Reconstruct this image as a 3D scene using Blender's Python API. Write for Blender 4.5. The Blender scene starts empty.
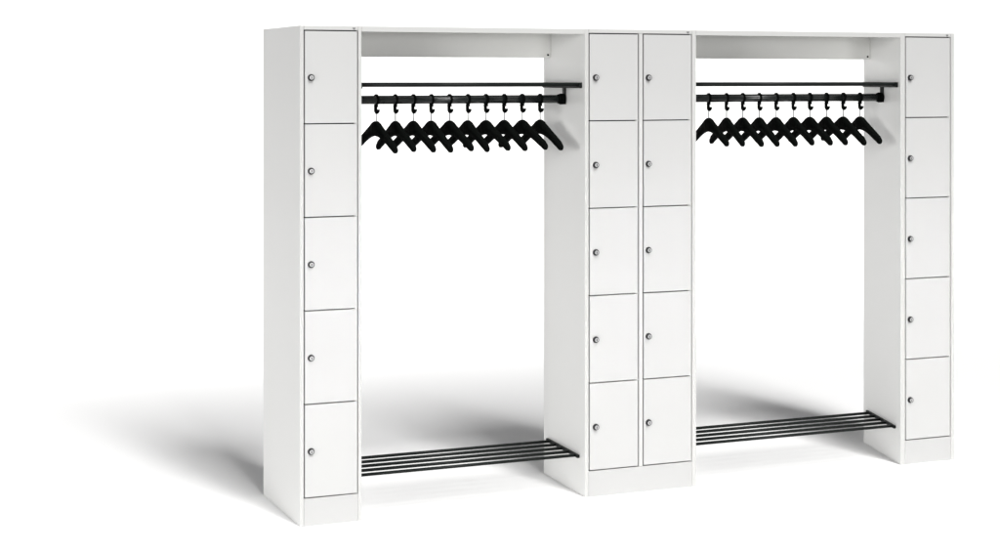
import bpy, bmesh, math
from mathutils import Vector, Matrix

scene = bpy.context.scene
COL = scene.collection

# ------------------------------------------------------------------ materials
def nodes_of(name):
    m = bpy.data.materials.new(name)
    m.use_nodes = True
    nt = m.node_tree
    return m, nt, nt.nodes['Principled BSDF']

def paint(name, col, rough=0.42, spec=0.35, peel=0.01, vary=0.008):
    """powder-coated sheet steel: faint orange-peel bump and a faint tonal variation"""
    m, nt, b = nodes_of(name)
    tc = nt.nodes.new('ShaderNodeTexCoord')
    n1 = nt.nodes.new('ShaderNodeTexNoise'); n1.inputs['Scale'].default_value = 420; n1.inputs['Detail'].default_value = 2
    nt.links.new(tc.outputs['Object'], n1.inputs['Vector'])
    bp = nt.nodes.new('ShaderNodeBump'); bp.inputs['Strength'].default_value = peel; bp.inputs['Distance'].default_value = 0.001
    nt.links.new(n1.outputs['Fac'], bp.inputs['Height'])
    nt.links.new(bp.outputs['Normal'], b.inputs['Normal'])
    n2 = nt.nodes.new('ShaderNodeTexNoise'); n2.inputs['Scale'].default_value = 2.3; n2.inputs['Detail'].default_value = 3
    nt.links.new(tc.outputs['Object'], n2.inputs['Vector'])
    mx = nt.nodes.new('ShaderNodeMix'); mx.data_type = 'RGBA'
    mx.inputs[6].default_value = (*[c * (1 - vary) for c in col], 1)
    mx.inputs[7].default_value = (*[min(1, c * (1 + vary)) for c in col], 1)
    nt.links.new(n2.outputs['Fac'], mx.inputs[0])
    nt.links.new(mx.outputs[2], b.inputs['Base Color'])
    b.inputs['Roughness'].default_value = rough
    b.inputs['Specular IOR Level'].default_value = spec
    return m

def plain(name, col, rough=0.5, metal=0.0, spec=0.5):
    m, nt, b = nodes_of(name)
    tc = nt.nodes.new('ShaderNodeTexCoord')
    n = nt.nodes.new('ShaderNodeTexNoise'); n.inputs['Scale'].default_value = 60
    nt.links.new(tc.outputs['Object'], n.inputs['Vector'])
    mr = nt.nodes.new('ShaderNodeMapRange')
    mr.inputs[3].default_value = rough - 0.06; mr.inputs[4].default_value = rough + 0.06
    nt.links.new(n.outputs['Fac'], mr.inputs[0])
    nt.links.new(mr.outputs[0], b.inputs['Roughness'])
    b.inputs['Base Color'].default_value = (*col, 1)
    b.inputs['Metallic'].default_value = metal
    b.inputs['Specular IOR Level'].default_value = spec
    return m

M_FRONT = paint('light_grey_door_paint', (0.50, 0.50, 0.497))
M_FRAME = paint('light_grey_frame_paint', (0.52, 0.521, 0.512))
M_SIDE = paint('brightened_side_paint', (0.765, 0.765, 0.755))  # locker paint lightened to make up for weak light on the sides
M_ROOF = paint('brightened_roof_paint', (0.86, 0.86, 0.84))  # same paint lightened to offset the shade under the bay roof
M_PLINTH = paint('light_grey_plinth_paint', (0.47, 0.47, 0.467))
M_GAP_SHADE = plain('door_gap_shade', (0.02, 0.02, 0.02), 0.8)  # near-black stand-in for the shade seen through the door gaps
M_STEEL = plain('anthracite_steel', (0.010, 0.012, 0.0115), 0.42, 0.0, 0.22)
M_RAIL = plain('dark_rail_tube', (0.015, 0.018, 0.018), 0.22, 0.0, 0.5)
M_PLASTIC = plain('black_plastic', (0.004, 0.0046, 0.0043), 0.6, 0.0, 0.06)
M_WIRE = plain('steel_wire', (0.36, 0.36, 0.365), 0.4, 0.6)
M_LOCK_D = plain('dark_lock_metal', (0.03, 0.03, 0.032), 0.4, 0.5)
M_LOCK_S = plain('bright_lock_metal', (0.46, 0.46, 0.465), 0.4, 0.4)
M_BADGE = plain('grey_emblem_metal', (0.16, 0.16, 0.165), 0.45, 0.3)
M_FLOOR = plain('white_studio_floor', (0.90, 0.90, 0.90), 0.9, 0.0, 0.05)

for m_ in (M_PLASTIC,):
    m_.node_tree.nodes['Principled BSDF'].inputs['IOR'].default_value = 1.08
for m_, i_ in ((M_STEEL, 1.32), (M_RAIL, 1.55)):
    m_.node_tree.nodes['Principled BSDF'].inputs['IOR'].default_value = i_

M_BACK = plain('white_backdrop_paper', (0.86, 0.86, 0.86), 0.9, 0.0, 0.05)

# ------------------------------------------------------------------ helpers
def empty(name, loc, label, cat, group=None):
    o = bpy.data.objects.new(name, None)
    o.empty_display_size = 0.1
    COL.objects.link(o)
    o.location = loc
    o['label'] = label; o['category'] = cat
    if group: o['group'] = group
    return o

def box(bm, x0, x1, y0, y1, z0, z1, bev=0.0, seg=2, mat=0):
    r = bmesh.ops.create_cube(bm, size=1.0)
    vs = r['verts']
    for v in vs:
        v.co = Vector((x0 + (v.co.x + .5) * (x1 - x0), y0 + (v.co.y + .5) * (y1 - y0), z0 + (v.co.z + .5) * (z1 - z0)))
    fs = list({f for v in vs for f in v.link_faces})
    for f in fs: f.material_index = mat
    if bev > 0:
        es = list({e for v in vs for e in v.link_edges})
        bmesh.ops.bevel(bm, geom=es, offset=bev, segments=seg, affect='EDGES', profile=0.5, material=-1)

def tube(bm, p0, p1, r, n=16, mat=0, cap=True, r2=None):
    p0, p1 = Vector(p0), Vector(p1)
    d = p1 - p0
    q = d.to_track_quat('Z', 'Y').to_matrix().to_4x4()
    res = bmesh.ops.create_cone(bm, cap_ends=cap, segments=n, radius1=r, radius2=r if r2 is None else r2, depth=d.length,
                                matrix=Matrix.Translation((p0 + p1) / 2) @ q)
    for f in {f for v in res['verts'] for f in v.link_faces}:
        f.material_index = mat
        if len(f.verts) == 4: f.smooth = True

def sweep(bm, pts, r, n=10, mat=0):
    """round bar along a polyline, mitred at the bends"""
    pts = [Vector(p) for p in pts]
    rings = []
    up = Vector((1, 0, 0))
    for i, p in enumerate(pts):
        t = (pts[min(i + 1, len(pts) - 1)] - pts[max(i - 1, 0)]).normalized()
        a = t.cross(up).normalized(); b = t.cross(a).normalized()
        rings.append([bm.verts.new(p + r * (math.cos(k * 2 * math.pi / n) * a + math.sin(k * 2 * math.pi / n) * b)) for k in range(n)])
    for A, B in zip(rings, rings[1:]):
        for k in range(n):
            f = bm.faces.new((A[k], A[(k + 1) % n], B[(k + 1) % n], B[k])); f.smooth = True; f.material_index = mat
    bm.faces.new(rings[0][::-1]); bm.faces.new(rings[-1])

def build(name, bm, mats, parent=None, skew=0.0, x_ref=0.0):
    """link one mesh; skew leans the cabinet's depth direction sideways"""
    if skew:
        for v in bm.verts: v.co.x += skew * v.co.y
    bmesh.ops.recalc_face_normals(bm, faces=bm.faces)
    me = bpy.data.meshes.new(name)
    bm.to_mesh(me); bm.free()
    for m in (mats if isinstance(mats, (list, tuple)) else [mats]): me.materials.append(m)
    o = bpy.data.objects.new(name, me)
    COL.objects.link(o)
    if parent: o.parent = parent
    return o

# ------------------------------------------------------------------ setting
bm = bmesh.new()
vs = [bm.verts.new(p) for p in ((-3.2, -1.8, 0), (13, -1.8, 0), (13, 5, 0), (-3.2, 5, 0))]
bm.faces.new(vs)
fl = build('floor', bm, M_FLOOR); fl['kind'] = 'structure'

bm = bmesh.new()
prof = [(5, 0)] + [(5 + 2.5 * math.sin(a), 2.5 - 2.5 * math.cos(a)) for a in [k * math.pi / 2 / 16 for k in range(1, 17)]] + [(7.5, 3.5)]
rows = [[bm.verts.new((x, y, z)) for x in (-3.2, 13)] for y, z in prof]
for A, B in zip(rows, rows[1:]):
    f = bm.faces.new((A[0], A[1], B[1], B[0])); f.smooth = True
bd = build('studio_backdrop', bm, M_BACK); bd['kind'] = 'structure'

# ------------------------------------------------------------------ lockers
H = 1.85
GAP = 0.0045
ZG = [1.8320 - 0.34570 * k for k in range(6)]        # gap centre lines between the doors

def emboss_badge(x, z):
    bm = bmesh.new()
    # small pointed shield, a few millimetres proud of the rail
    pts = [(-.0062, .0030), (.0062, .0030), (.0050, .0006), (.0022, -.0012), (.0010, -.0036), (-.0012, -.0036), (-.0024, -.0012), (-.0052, .0006)]
    top = [bm.verts.new((x + a, -.0016, z + b)) for a, b in pts]
    bot = [bm.verts.new((x + a, .0003, z + b)) for a, b in pts]
    bm.faces.new(top)
    for i in range(len(pts)):
        j = (i + 1) % len(pts)
        bm.faces.new((top[i], top[j], bot[j], bot[i]))
    return bm

def lock_mesh(x, z):
    bm = bmesh.new()
    tube(bm, (x, .0005, z), (x, -.0030, z), .0128, 28, 0)              # rosette
    tube(bm, (x, -.0025, z), (x, -.0105, z), .0118, 28, 0, r2=.0102)    # housing
    tube(bm, (x, -.0100, z), (x, -.0118, z), .0082, 28, 1, r2=.0076)    # plug
    box(bm, x - .0014, x + .0014, -.0123, -.0112, z - .0048, z + .0040, 0, mat=0)   # key slot
    return bm

def locker(x0, x1, D, cols, skew, lock_dx, badge_x, label, door_words):
    """cols: list of (left gap centre, right gap centre) in world x"""
    t = empty('locker', ((x0 + x1) / 2, 0.0, 0.0), label, 'locker')
    ox = (x0 + x1) / 2
    L = lambda x: x - ox
    g = GAP / 2
    # side panels with the folded front edge
    xs = [(x0, cols[0][0] - g), (cols[-1][1] + g, x1)]
    for i, (a, b) in enumerate(xs):
        bm = bmesh.new()
        box(bm, L(a), L(b), 0, D, 0, H, .0016, 2, 0)
        for f in bm.faces:
            if f.normal.y < -.6: f.material_index = 1
        if i == 1:
            for z in ZG[1:5]:
                box(bm, L(b if False else cols[-1][1] - g - .0075), L(cols[-1][1] + .0008), .0012, .016, z - .0017, z + .0017, 0, 2, 1)
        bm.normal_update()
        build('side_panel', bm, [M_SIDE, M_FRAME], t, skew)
    xa, xb = cols[0][0] - g, cols[-1][1] + g
    s = .0007
    # top rail + roof sheet
    bm = bmesh.new()
    box(bm, L(xa + s), L(xb - s), .0002, .02, ZG[0] + g, H - .0004, .0012, 2, 0)
    build('top_rail', bm, M_FRAME, t, skew)
    bm = bmesh.new()
    box(bm, L(xa + s), L(xb - s), .021, D - .002, H - .012, H - .0012, .0008, 1, 0)
    build('roof_panel', bm, M_SIDE, t, skew)
    bm = bmesh.new()
    box(bm, L(xa + s), L(xb - s), D - .012, D - .003, .0, H - .014, 0, 1, 0)
    build('back_panel', bm, M_SIDE, t, skew)
    bm = bmesh.new()
    box(bm, L(xa + s), L(xb - s), .0215, .030, .002, H - .014, 0, 1, 0)  # dark sheet added behind the doors so the gaps look shaded
    build('gap_shade_sheet', bm, M_GAP_SHADE, t, skew)
    # plinth
    bm = bmesh.new()
    box(bm, L(xa + s), L(xb - s), .0004, .02, .0, ZG[5] - g, .0012, 2, 0)
    build('plinth', bm, M_PLINTH, t, skew)
    # centre stile
    for (a, b), (c, d) in zip(cols, cols[1:]):
        bm = bmesh.new()
        box(bm, L(b + g), L(c - g), .0003, .02, ZG[5] - g + s, ZG[0] + g - s, .0012, 2, 0)
        for z in ZG[1:5]:
            box(bm, L(b - g - .0075), L(b + g + .001), .0014, .016, z - .0017, z + .0017, 0, 2, 0)
        build('centre_stile', bm, M_FRAME, t, skew)
    # doors and locks
    for ci, (a, b) in enumerate(cols):
        for k in range(5):
            z1, z0 = ZG[k] - g, ZG[k + 1] + g
            bm = bmesh.new()
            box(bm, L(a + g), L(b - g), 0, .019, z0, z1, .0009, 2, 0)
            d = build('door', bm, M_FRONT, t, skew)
            zz = (ZG[k] + ZG[k + 1]) / 2 - .0015
            build('lock', lock_mesh(L(a + g + lock_dx[ci]), zz), [M_LOCK_D, M_LOCK_S], d)
    build('emblem', emboss_badge(L(badge_x), 1.8408), M_BADGE, t)
    return t

locker(0.0, 0.2359, 0.5006, [(0.0166, 0.2211)], -0.0482, [0.0230], 0.2064,
       'tall white locker with one column of five doors, at the left end of the row', '')
locker(1.1513, 1.6456, 0.4215, [(1.1695, 1.3857), (1.4071, 1.6251)], 0.0, [0.0258, 0.0206], 1.6078,
       'wide white double locker with two columns of five doors, in the middle of the row', '')
SK = 0.2335
locker(2.6309, 2.9079, 0.4240, [(2.6563, 2.8880)], SK, [0.0209], 2.8708,
       'tall white locker with one column of five doors, at the right end of the row', '')

# ------------------------------------------------------------------ the two open bays
def bay(xl, xr, skew_l, skew_r, words):
    """xl / xr: the cabinet sides at the front; skew_*: how those sides lean with depth"""
    def WL(y): return xl + skew_l * y
    def WR(y): return xr + skew_r * y
    def slab(bm, y0, y1, z0, z1, il=0.0, ir=0.0, bev=0.0, mat=0):
        q = [(WL(y0) + il, y0), (WR(y0) - ir, y0), (WR(y1) - ir, y1), (WL(y1) + il, y1)]
        lo = [bm.verts.new((x, y, z0)) for x, y in q]; hi = [bm.verts.new((x, y, z1)) for x, y in q]
        fs = [bm.faces.new(lo[::-1]), bm.faces.new(hi)]
        for i in range(4):
            j = (i + 1) % 4
            fs.append(bm.faces.new((lo[i], lo[j], hi[j], hi[i])))
        for f in fs: f.material_index = mat
        if bev: bmesh.ops.bevel(bm, geom=list({e for f in fs for e in f.edges}), offset=bev, segments=2, affect='EDGES', material=-1)
    mid = (xl + xr) / 2
    # roof between the lockers
    t = empty('bay_roof', (0, 0, 0), 'white roof panel over the open bay ' + words['where'], 'roof panel')
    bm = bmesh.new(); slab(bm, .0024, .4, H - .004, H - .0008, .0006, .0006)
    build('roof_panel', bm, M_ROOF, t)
    bm = bmesh.new(); slab(bm, .0006, .0022, 1.8298, H - .0006, .0006, .0006)
    build('front_lip', bm, M_FRAME, t)
    bm = bmesh.new(); slab(bm, .344, .358, 1.7400, H - .0042, .0006, .0008, .0012)
    build('back_strip', bm, M_ROOF, t)
    xs = WR(.344) - .014
    bm = bmesh.new(); tube(bm, (xs, .3445, 1.752), (xs, .3420, 1.752), .0045, 14)
    build('screw', bm, M_LOCK_D, t)

    # hat shelf with rail
    t = empty('coat_rack', (0, 0, 0), 'black hat shelf and coat rail ' + words['where'], 'coat rack')
    for W, sg in ((WL, 1), (WR, -1)):
        bm = bmesh.new()
        q = []
        for y in (.026, .408):
            q.append((W(y) + sg * .0008, y)); q.append((W(y) + sg * .0128, y))
        lo = [bm.verts.new((q[i][0], q[i][1], 1.6160)) for i in (0, 1, 3, 2)]
        hi = [bm.verts.new((q[i][0], q[i][1], 1.6382)) for i in (0, 1, 3, 2)]
        bm.faces.new(lo[::-1]); bm.faces.new(hi)
        for i in range(4):
            j = (i + 1) % 4; bm.faces.new((lo[i], lo[j], hi[j], hi[i]))
        bmesh.ops.bevel(bm, geom=list(bm.edges), offset=.0012, segments=2, affect='EDGES')
        x = W(.197)
        a, b = sorted((x + sg * .0010, x + sg * .0075))
        box(bm, a, b, .185, .209, 1.5495, 1.6165, .001, 1, 0)
        build('bracket', bm, M_STEEL, t)
        bm = bmesh.new()
        tube(bm, (x + sg * .0078, .197, 1.5710), (x + sg * .022, .197, 1.5710), .0222, 24)
        tube(bm, (x + sg * .0215, .197, 1.5710), (x + sg * .034, .197, 1.5710), .0222, 24, r2=.0180)
        build('rail_socket', bm, M_PLASTIC, t)
    for k in range(5):
        y = .040 + k * .087
        bm = bmesh.new(); tube(bm, (WL(y) + .012, y, 1.6300), (WR(y) - .012, y, 1.6300), .0080, 16)
        build('shelf_tube', bm, M_STEEL, t)
    bm = bmesh.new(); tube(bm, (WL(.197) + .030, .197, 1.5710), (WR(.197) - .030, .197, 1.5710), .0166, 28)
    build('coat_rail', bm, M_RAIL, t)

    # shoe rack
    t = empty('shoe_rack', (0, 0, 0), 'low five-bar black shoe rack ' + words['where'], 'shoe rack')
    for W, sg in ((WL, 1), (WR, -1)):
        bm = bmesh.new()
        q = []
        for y in (.050, .372):
            q.append((W(y) + sg * .0008, y)); q.append((W(y) + sg * .0118, y))
        lo = [bm.verts.new((q[i][0], q[i][1], .1450)) for i in (0, 1, 3, 2)]
        hi = [bm.verts.new((q[i][0], q[i][1], .1575)) for i in (0, 1, 3, 2)]
        bm.faces.new(lo[::-1]); bm.faces.new(hi)
        for i in range(4):
            j = (i + 1) % 4; bm.faces.new((lo[i], lo[j], hi[j], hi[i]))
        bmesh.ops.bevel(bm, geom=list(bm.edges), offset=.001, segments=2, affect='EDGES')
        build('bracket', bm, M_STEEL, t)
    for k in range(5):
        y = .078 + k * .0660
        bm = bmesh.new(); tube(bm, (WL(y) + .011, y, .1505), (WR(y) - .011, y, .1505), .0062, 14)
        build('bar', bm, M_STEEL, t)

# hanger prototype pieces (local origin on the rail axis)
def hanger_body_mesh():
    up = [(0, 0), (.009, -.0006), (.018, -.0032), (.028, -.0088), (.042, -.0170), (.09, -.0408), (.14, -.0650), (.178, -.0838), (.190, -.0910)]
    tip = [(.1965, -.0975), (.1980, -.1050), (.1945, -.1125), (.1870, -.1165), (.1785, -.1148)]
    low = [(.150, -.0995), (.115, -.0835), (.085, -.0718), (.060, -.0645), (.035, -.0595), (.015, -.0577)]
    half = up + tip + low
    pts = half + [(0, -.0575)] + [(-a, b) for a, b in reversed(half[1:])]
    Z0 = -.0825
    T = .0082
    bm = bmesh.new()
    A = [bm.verts.new((-T, -a, Z0 + b)) for a, b in pts]
    B = [bm.verts.new((T, -a, Z0 + b)) for a, b in pts]
    fa = bm.faces.new(A); fb = bm.faces.new(B[::-1])
    for i in range(len(pts)):
        j = (i + 1) % len(pts)
        f = bm.faces.new((A[i], A[j], B[j], B[i])); f.smooth = True
    edges = list(fa.edges) + list(fb.edges)
    bmesh.ops.bevel(bm, geom=edges, offset=.0045, segments=3, affect='EDGES', profile=.5)
    bmesh.ops.triangulate(bm, faces=[f for f in bm.faces if len(f.verts) > 4])
    for f in bm.faces: f.smooth = True
    return bm

def hanger_hook_mesh():
    bm = bmesh.new()
    # collar round the rail
    n = 32
    prof = [(-.0042, .0172), (.0042, .0172), (.0042, .0212), (.0030, .0224), (-.0030, .0224), (-.0042, .0212)]
    rings = []
    for k in range(n):
        a = 2 * math.pi * k / n
        rings.append([bm.verts.new((x, r * math.cos(a), r * math.sin(a))) for x, r in prof])
    for k in range(n):
        P, Q = rings[k], rings[(k + 1) % n]
        for i in range(len(prof)):
            j = (i + 1) % len(prof)
            f = bm.faces.new((P[i], P[j], Q[j], Q[i])); f.smooth = True
    # J hook under it
    pts = [(0, .0050, -.0195), (0, .0050, -.0300), (0, .0050, -.0405), (0, .0030, -.0455), (0, -.0030, -.0482),
           (0, -.0105, -.0478), (0, -.0165, -.0448), (0, -.0195, -.0400), (0, -.0198, -.0372)]
    sweep(bm, pts, .0066, 12)
    # cheek that joins hook to collar
    box(bm, -.0046, .0046, -.013, .0145, -.0275, -.0200, .002, 2)
    return bm

def hanger_pin_mesh():
    bm = bmesh.new()
    tube(bm, (0, 0, -.0480), (0, 0, -.0900), .0024, 10)
    return bm

ORD = ['first', 'second', 'third', 'fourth', 'fifth', 'sixth', 'seventh', 'eighth', 'ninth', 'tenth']
proto = empty('coat_hanger', (0, 0, 0), 'x', 'coat hanger')
build('hanger_body', hanger_body_mesh(), M_PLASTIC, proto)
build('hook', hanger_hook_mesh(), M_PLASTIC, proto)
build('neck_wire', hanger_pin_mesh(), M_WIRE, proto)
used = [False]
def place_hanger(x, rz, swing, label, group):
    if not used[0]:
        o = proto; used[0] = True
    else:
        o = proto.copy(); COL.objects.link(o)
        for ch in proto.children:
            c = ch.copy(); COL.objects.link(c); c.parent = o
    o.location = (x, .197, 1.5710)
    o.rotation_euler = (math.radians(swing), 0, rz)
    o['label'] = label; o['group'] = group
    return o

bay(.2359, 1.1513, -0.0482, 0.0, {'where': 'between left locker and double locker'})
bay(1.6456, 2.6309, 0.0, SK, {'where': 'between double locker and right locker'})

HL = [0.3520, 0.4296, 0.5037, 0.5781, 0.6540, 0.7314, 0.8077, 0.8860, 0.9633, 1.0417]
HR = [1.8102, 1.8953, 1.9743, 2.0545, 2.1374, 2.2220, 2.3043, 2.3883, 2.4736, 2.5587]
WOB = [.8, -1.2, .7, -.5, 1.5, -1.7, 1.0, -.8, 1.2, -2.2]
SWING = [.6, -.9, .2, .8, -.5, .9, -.3, .4, -.8, .2]      # degrees each hanger hangs out of true
for i in range(10):
    e = '' if 0 < i < 9 else (', nearest the left locker' if i == 0 else ', nearest the middle locker')
    place_hanger(HL[i], math.radians(5.5 + WOB[i]), SWING[i], '%s black coat hanger from the left on the left bay rail%s' % (ORD[i], e),
                 'black coat hangers on the left rail')
for i in range(10):
    e = '' if 0 < i < 9 else (', nearest the middle locker' if i == 0 else ', beside the right locker')
    place_hanger(HR[i], math.radians(-6.5 + WOB[(i * 7 + 2) % 10]), SWING[(i * 3 + 1) % 10], '%s black coat hanger from the left on the right bay rail%s' % (ORD[i], e),
                 'black coat hangers on the right rail')

# ------------------------------------------------------------------ light: a studio
def area(name, direction, dist, sx, sy, radiance, col, target=(1.2, .3, .8)):
    """rectangular area lamp; radiance = brightness a white card facing it would show"""
    l = bpy.data.lights.new(name, 'AREA')
    l.shape = 'RECTANGLE'; l.size = sx; l.size_y = sy
    l.energy = radiance * math.pi ** 2 * dist ** 2
    l.color = col
    o = bpy.data.objects.new(name, l); COL.objects.link(o)
    d = Vector(direction).normalized()
    o.location = Vector(target) + d * dist
    o.rotation_euler = (-d).to_track_quat('-Z', 'Y').to_euler()
    return o

def sph(az, el):      # az: degrees to the right of the front normal (-Y)
    a, e = math.radians(az), math.radians(el)
    return (math.sin(a) * math.cos(e), -math.cos(a) * math.cos(e), math.sin(e))

area('key_softbox', sph(6.5, 50.5), 60, 14.5, 34, 0.83, (1.0, .995, .985))
area('edge_softbox', sph(13.4, 50.5), 60, 6.4, 34, 0.33, (1.0, .995, .985))
area('wide_softbox', sph(5, 50), 62, 26, 34, 0.15, (1.0, .995, .985))
area('fill_softbox', sph(-58, 4), 22, 9, 4.0, 0.47, (1.0, .998, .985))
area('added_front_fill', sph(6, 2), 30, 5.0, 3.0, 0.14, (1.0, .998, .985))  # added lamp, lifts the shaded back strips under the bay roofs
grid = area('added_door_gradient_light', (0, -1, 0), 12.5, 4.2, .6, 0.0026, (1.0, .998, .99), target=(1.45, 0, .80))  # added lamp, brightens the middle doors to give a vertical gradient
grid.data.spread = math.radians(9)
top = area('added_backdrop_light', (0, -.0001, 1), 16, 24, 4.0, 0.045, (1.0, .998, .99), target=(4.5, 5.6, 0))  # added lamp, whitens only the backdrop and the rear floor
top.data.spread = math.radians(13)

w = bpy.data.worlds.new('World'); scene.world = w; w.use_nodes = True
bg = w.node_tree.nodes['Background']
bg.inputs['Color'].default_value = (.96, .965, 1.0, 1)
bg.inputs['Strength'].default_value = 0.11

# ------------------------------------------------------------------ camera
cam = bpy.data.cameras.new('camera')
cam.sensor_fit = 'HORIZONTAL'; cam.sensor_width = 36
cam.lens = 36 * 1.6026172
cam.shift_x = 0.0
cam.shift_y = (78.545 - 276.5) / 1000
cam.clip_start = .05; cam.clip_end = 200
co = bpy.data.objects.new('camera', cam); COL.objects.link(co)
co.location = (-1.44553, -5.78207, 1.65432)
co.rotation_euler = (math.radians(90), 0, math.radians(-21.14982))
scene.camera = co

scene.render.engine = 'CYCLES'
scene.cycles.max_bounces = 8
scene.cycles.diffuse_bounces = 5
scene.cycles.use_denoising = True
scene.view_settings.view_transform = 'Standard'
scene.view_settings.look = 'None'
scene.view_settings.exposure = 0
scene.view_settings.gamma = 1
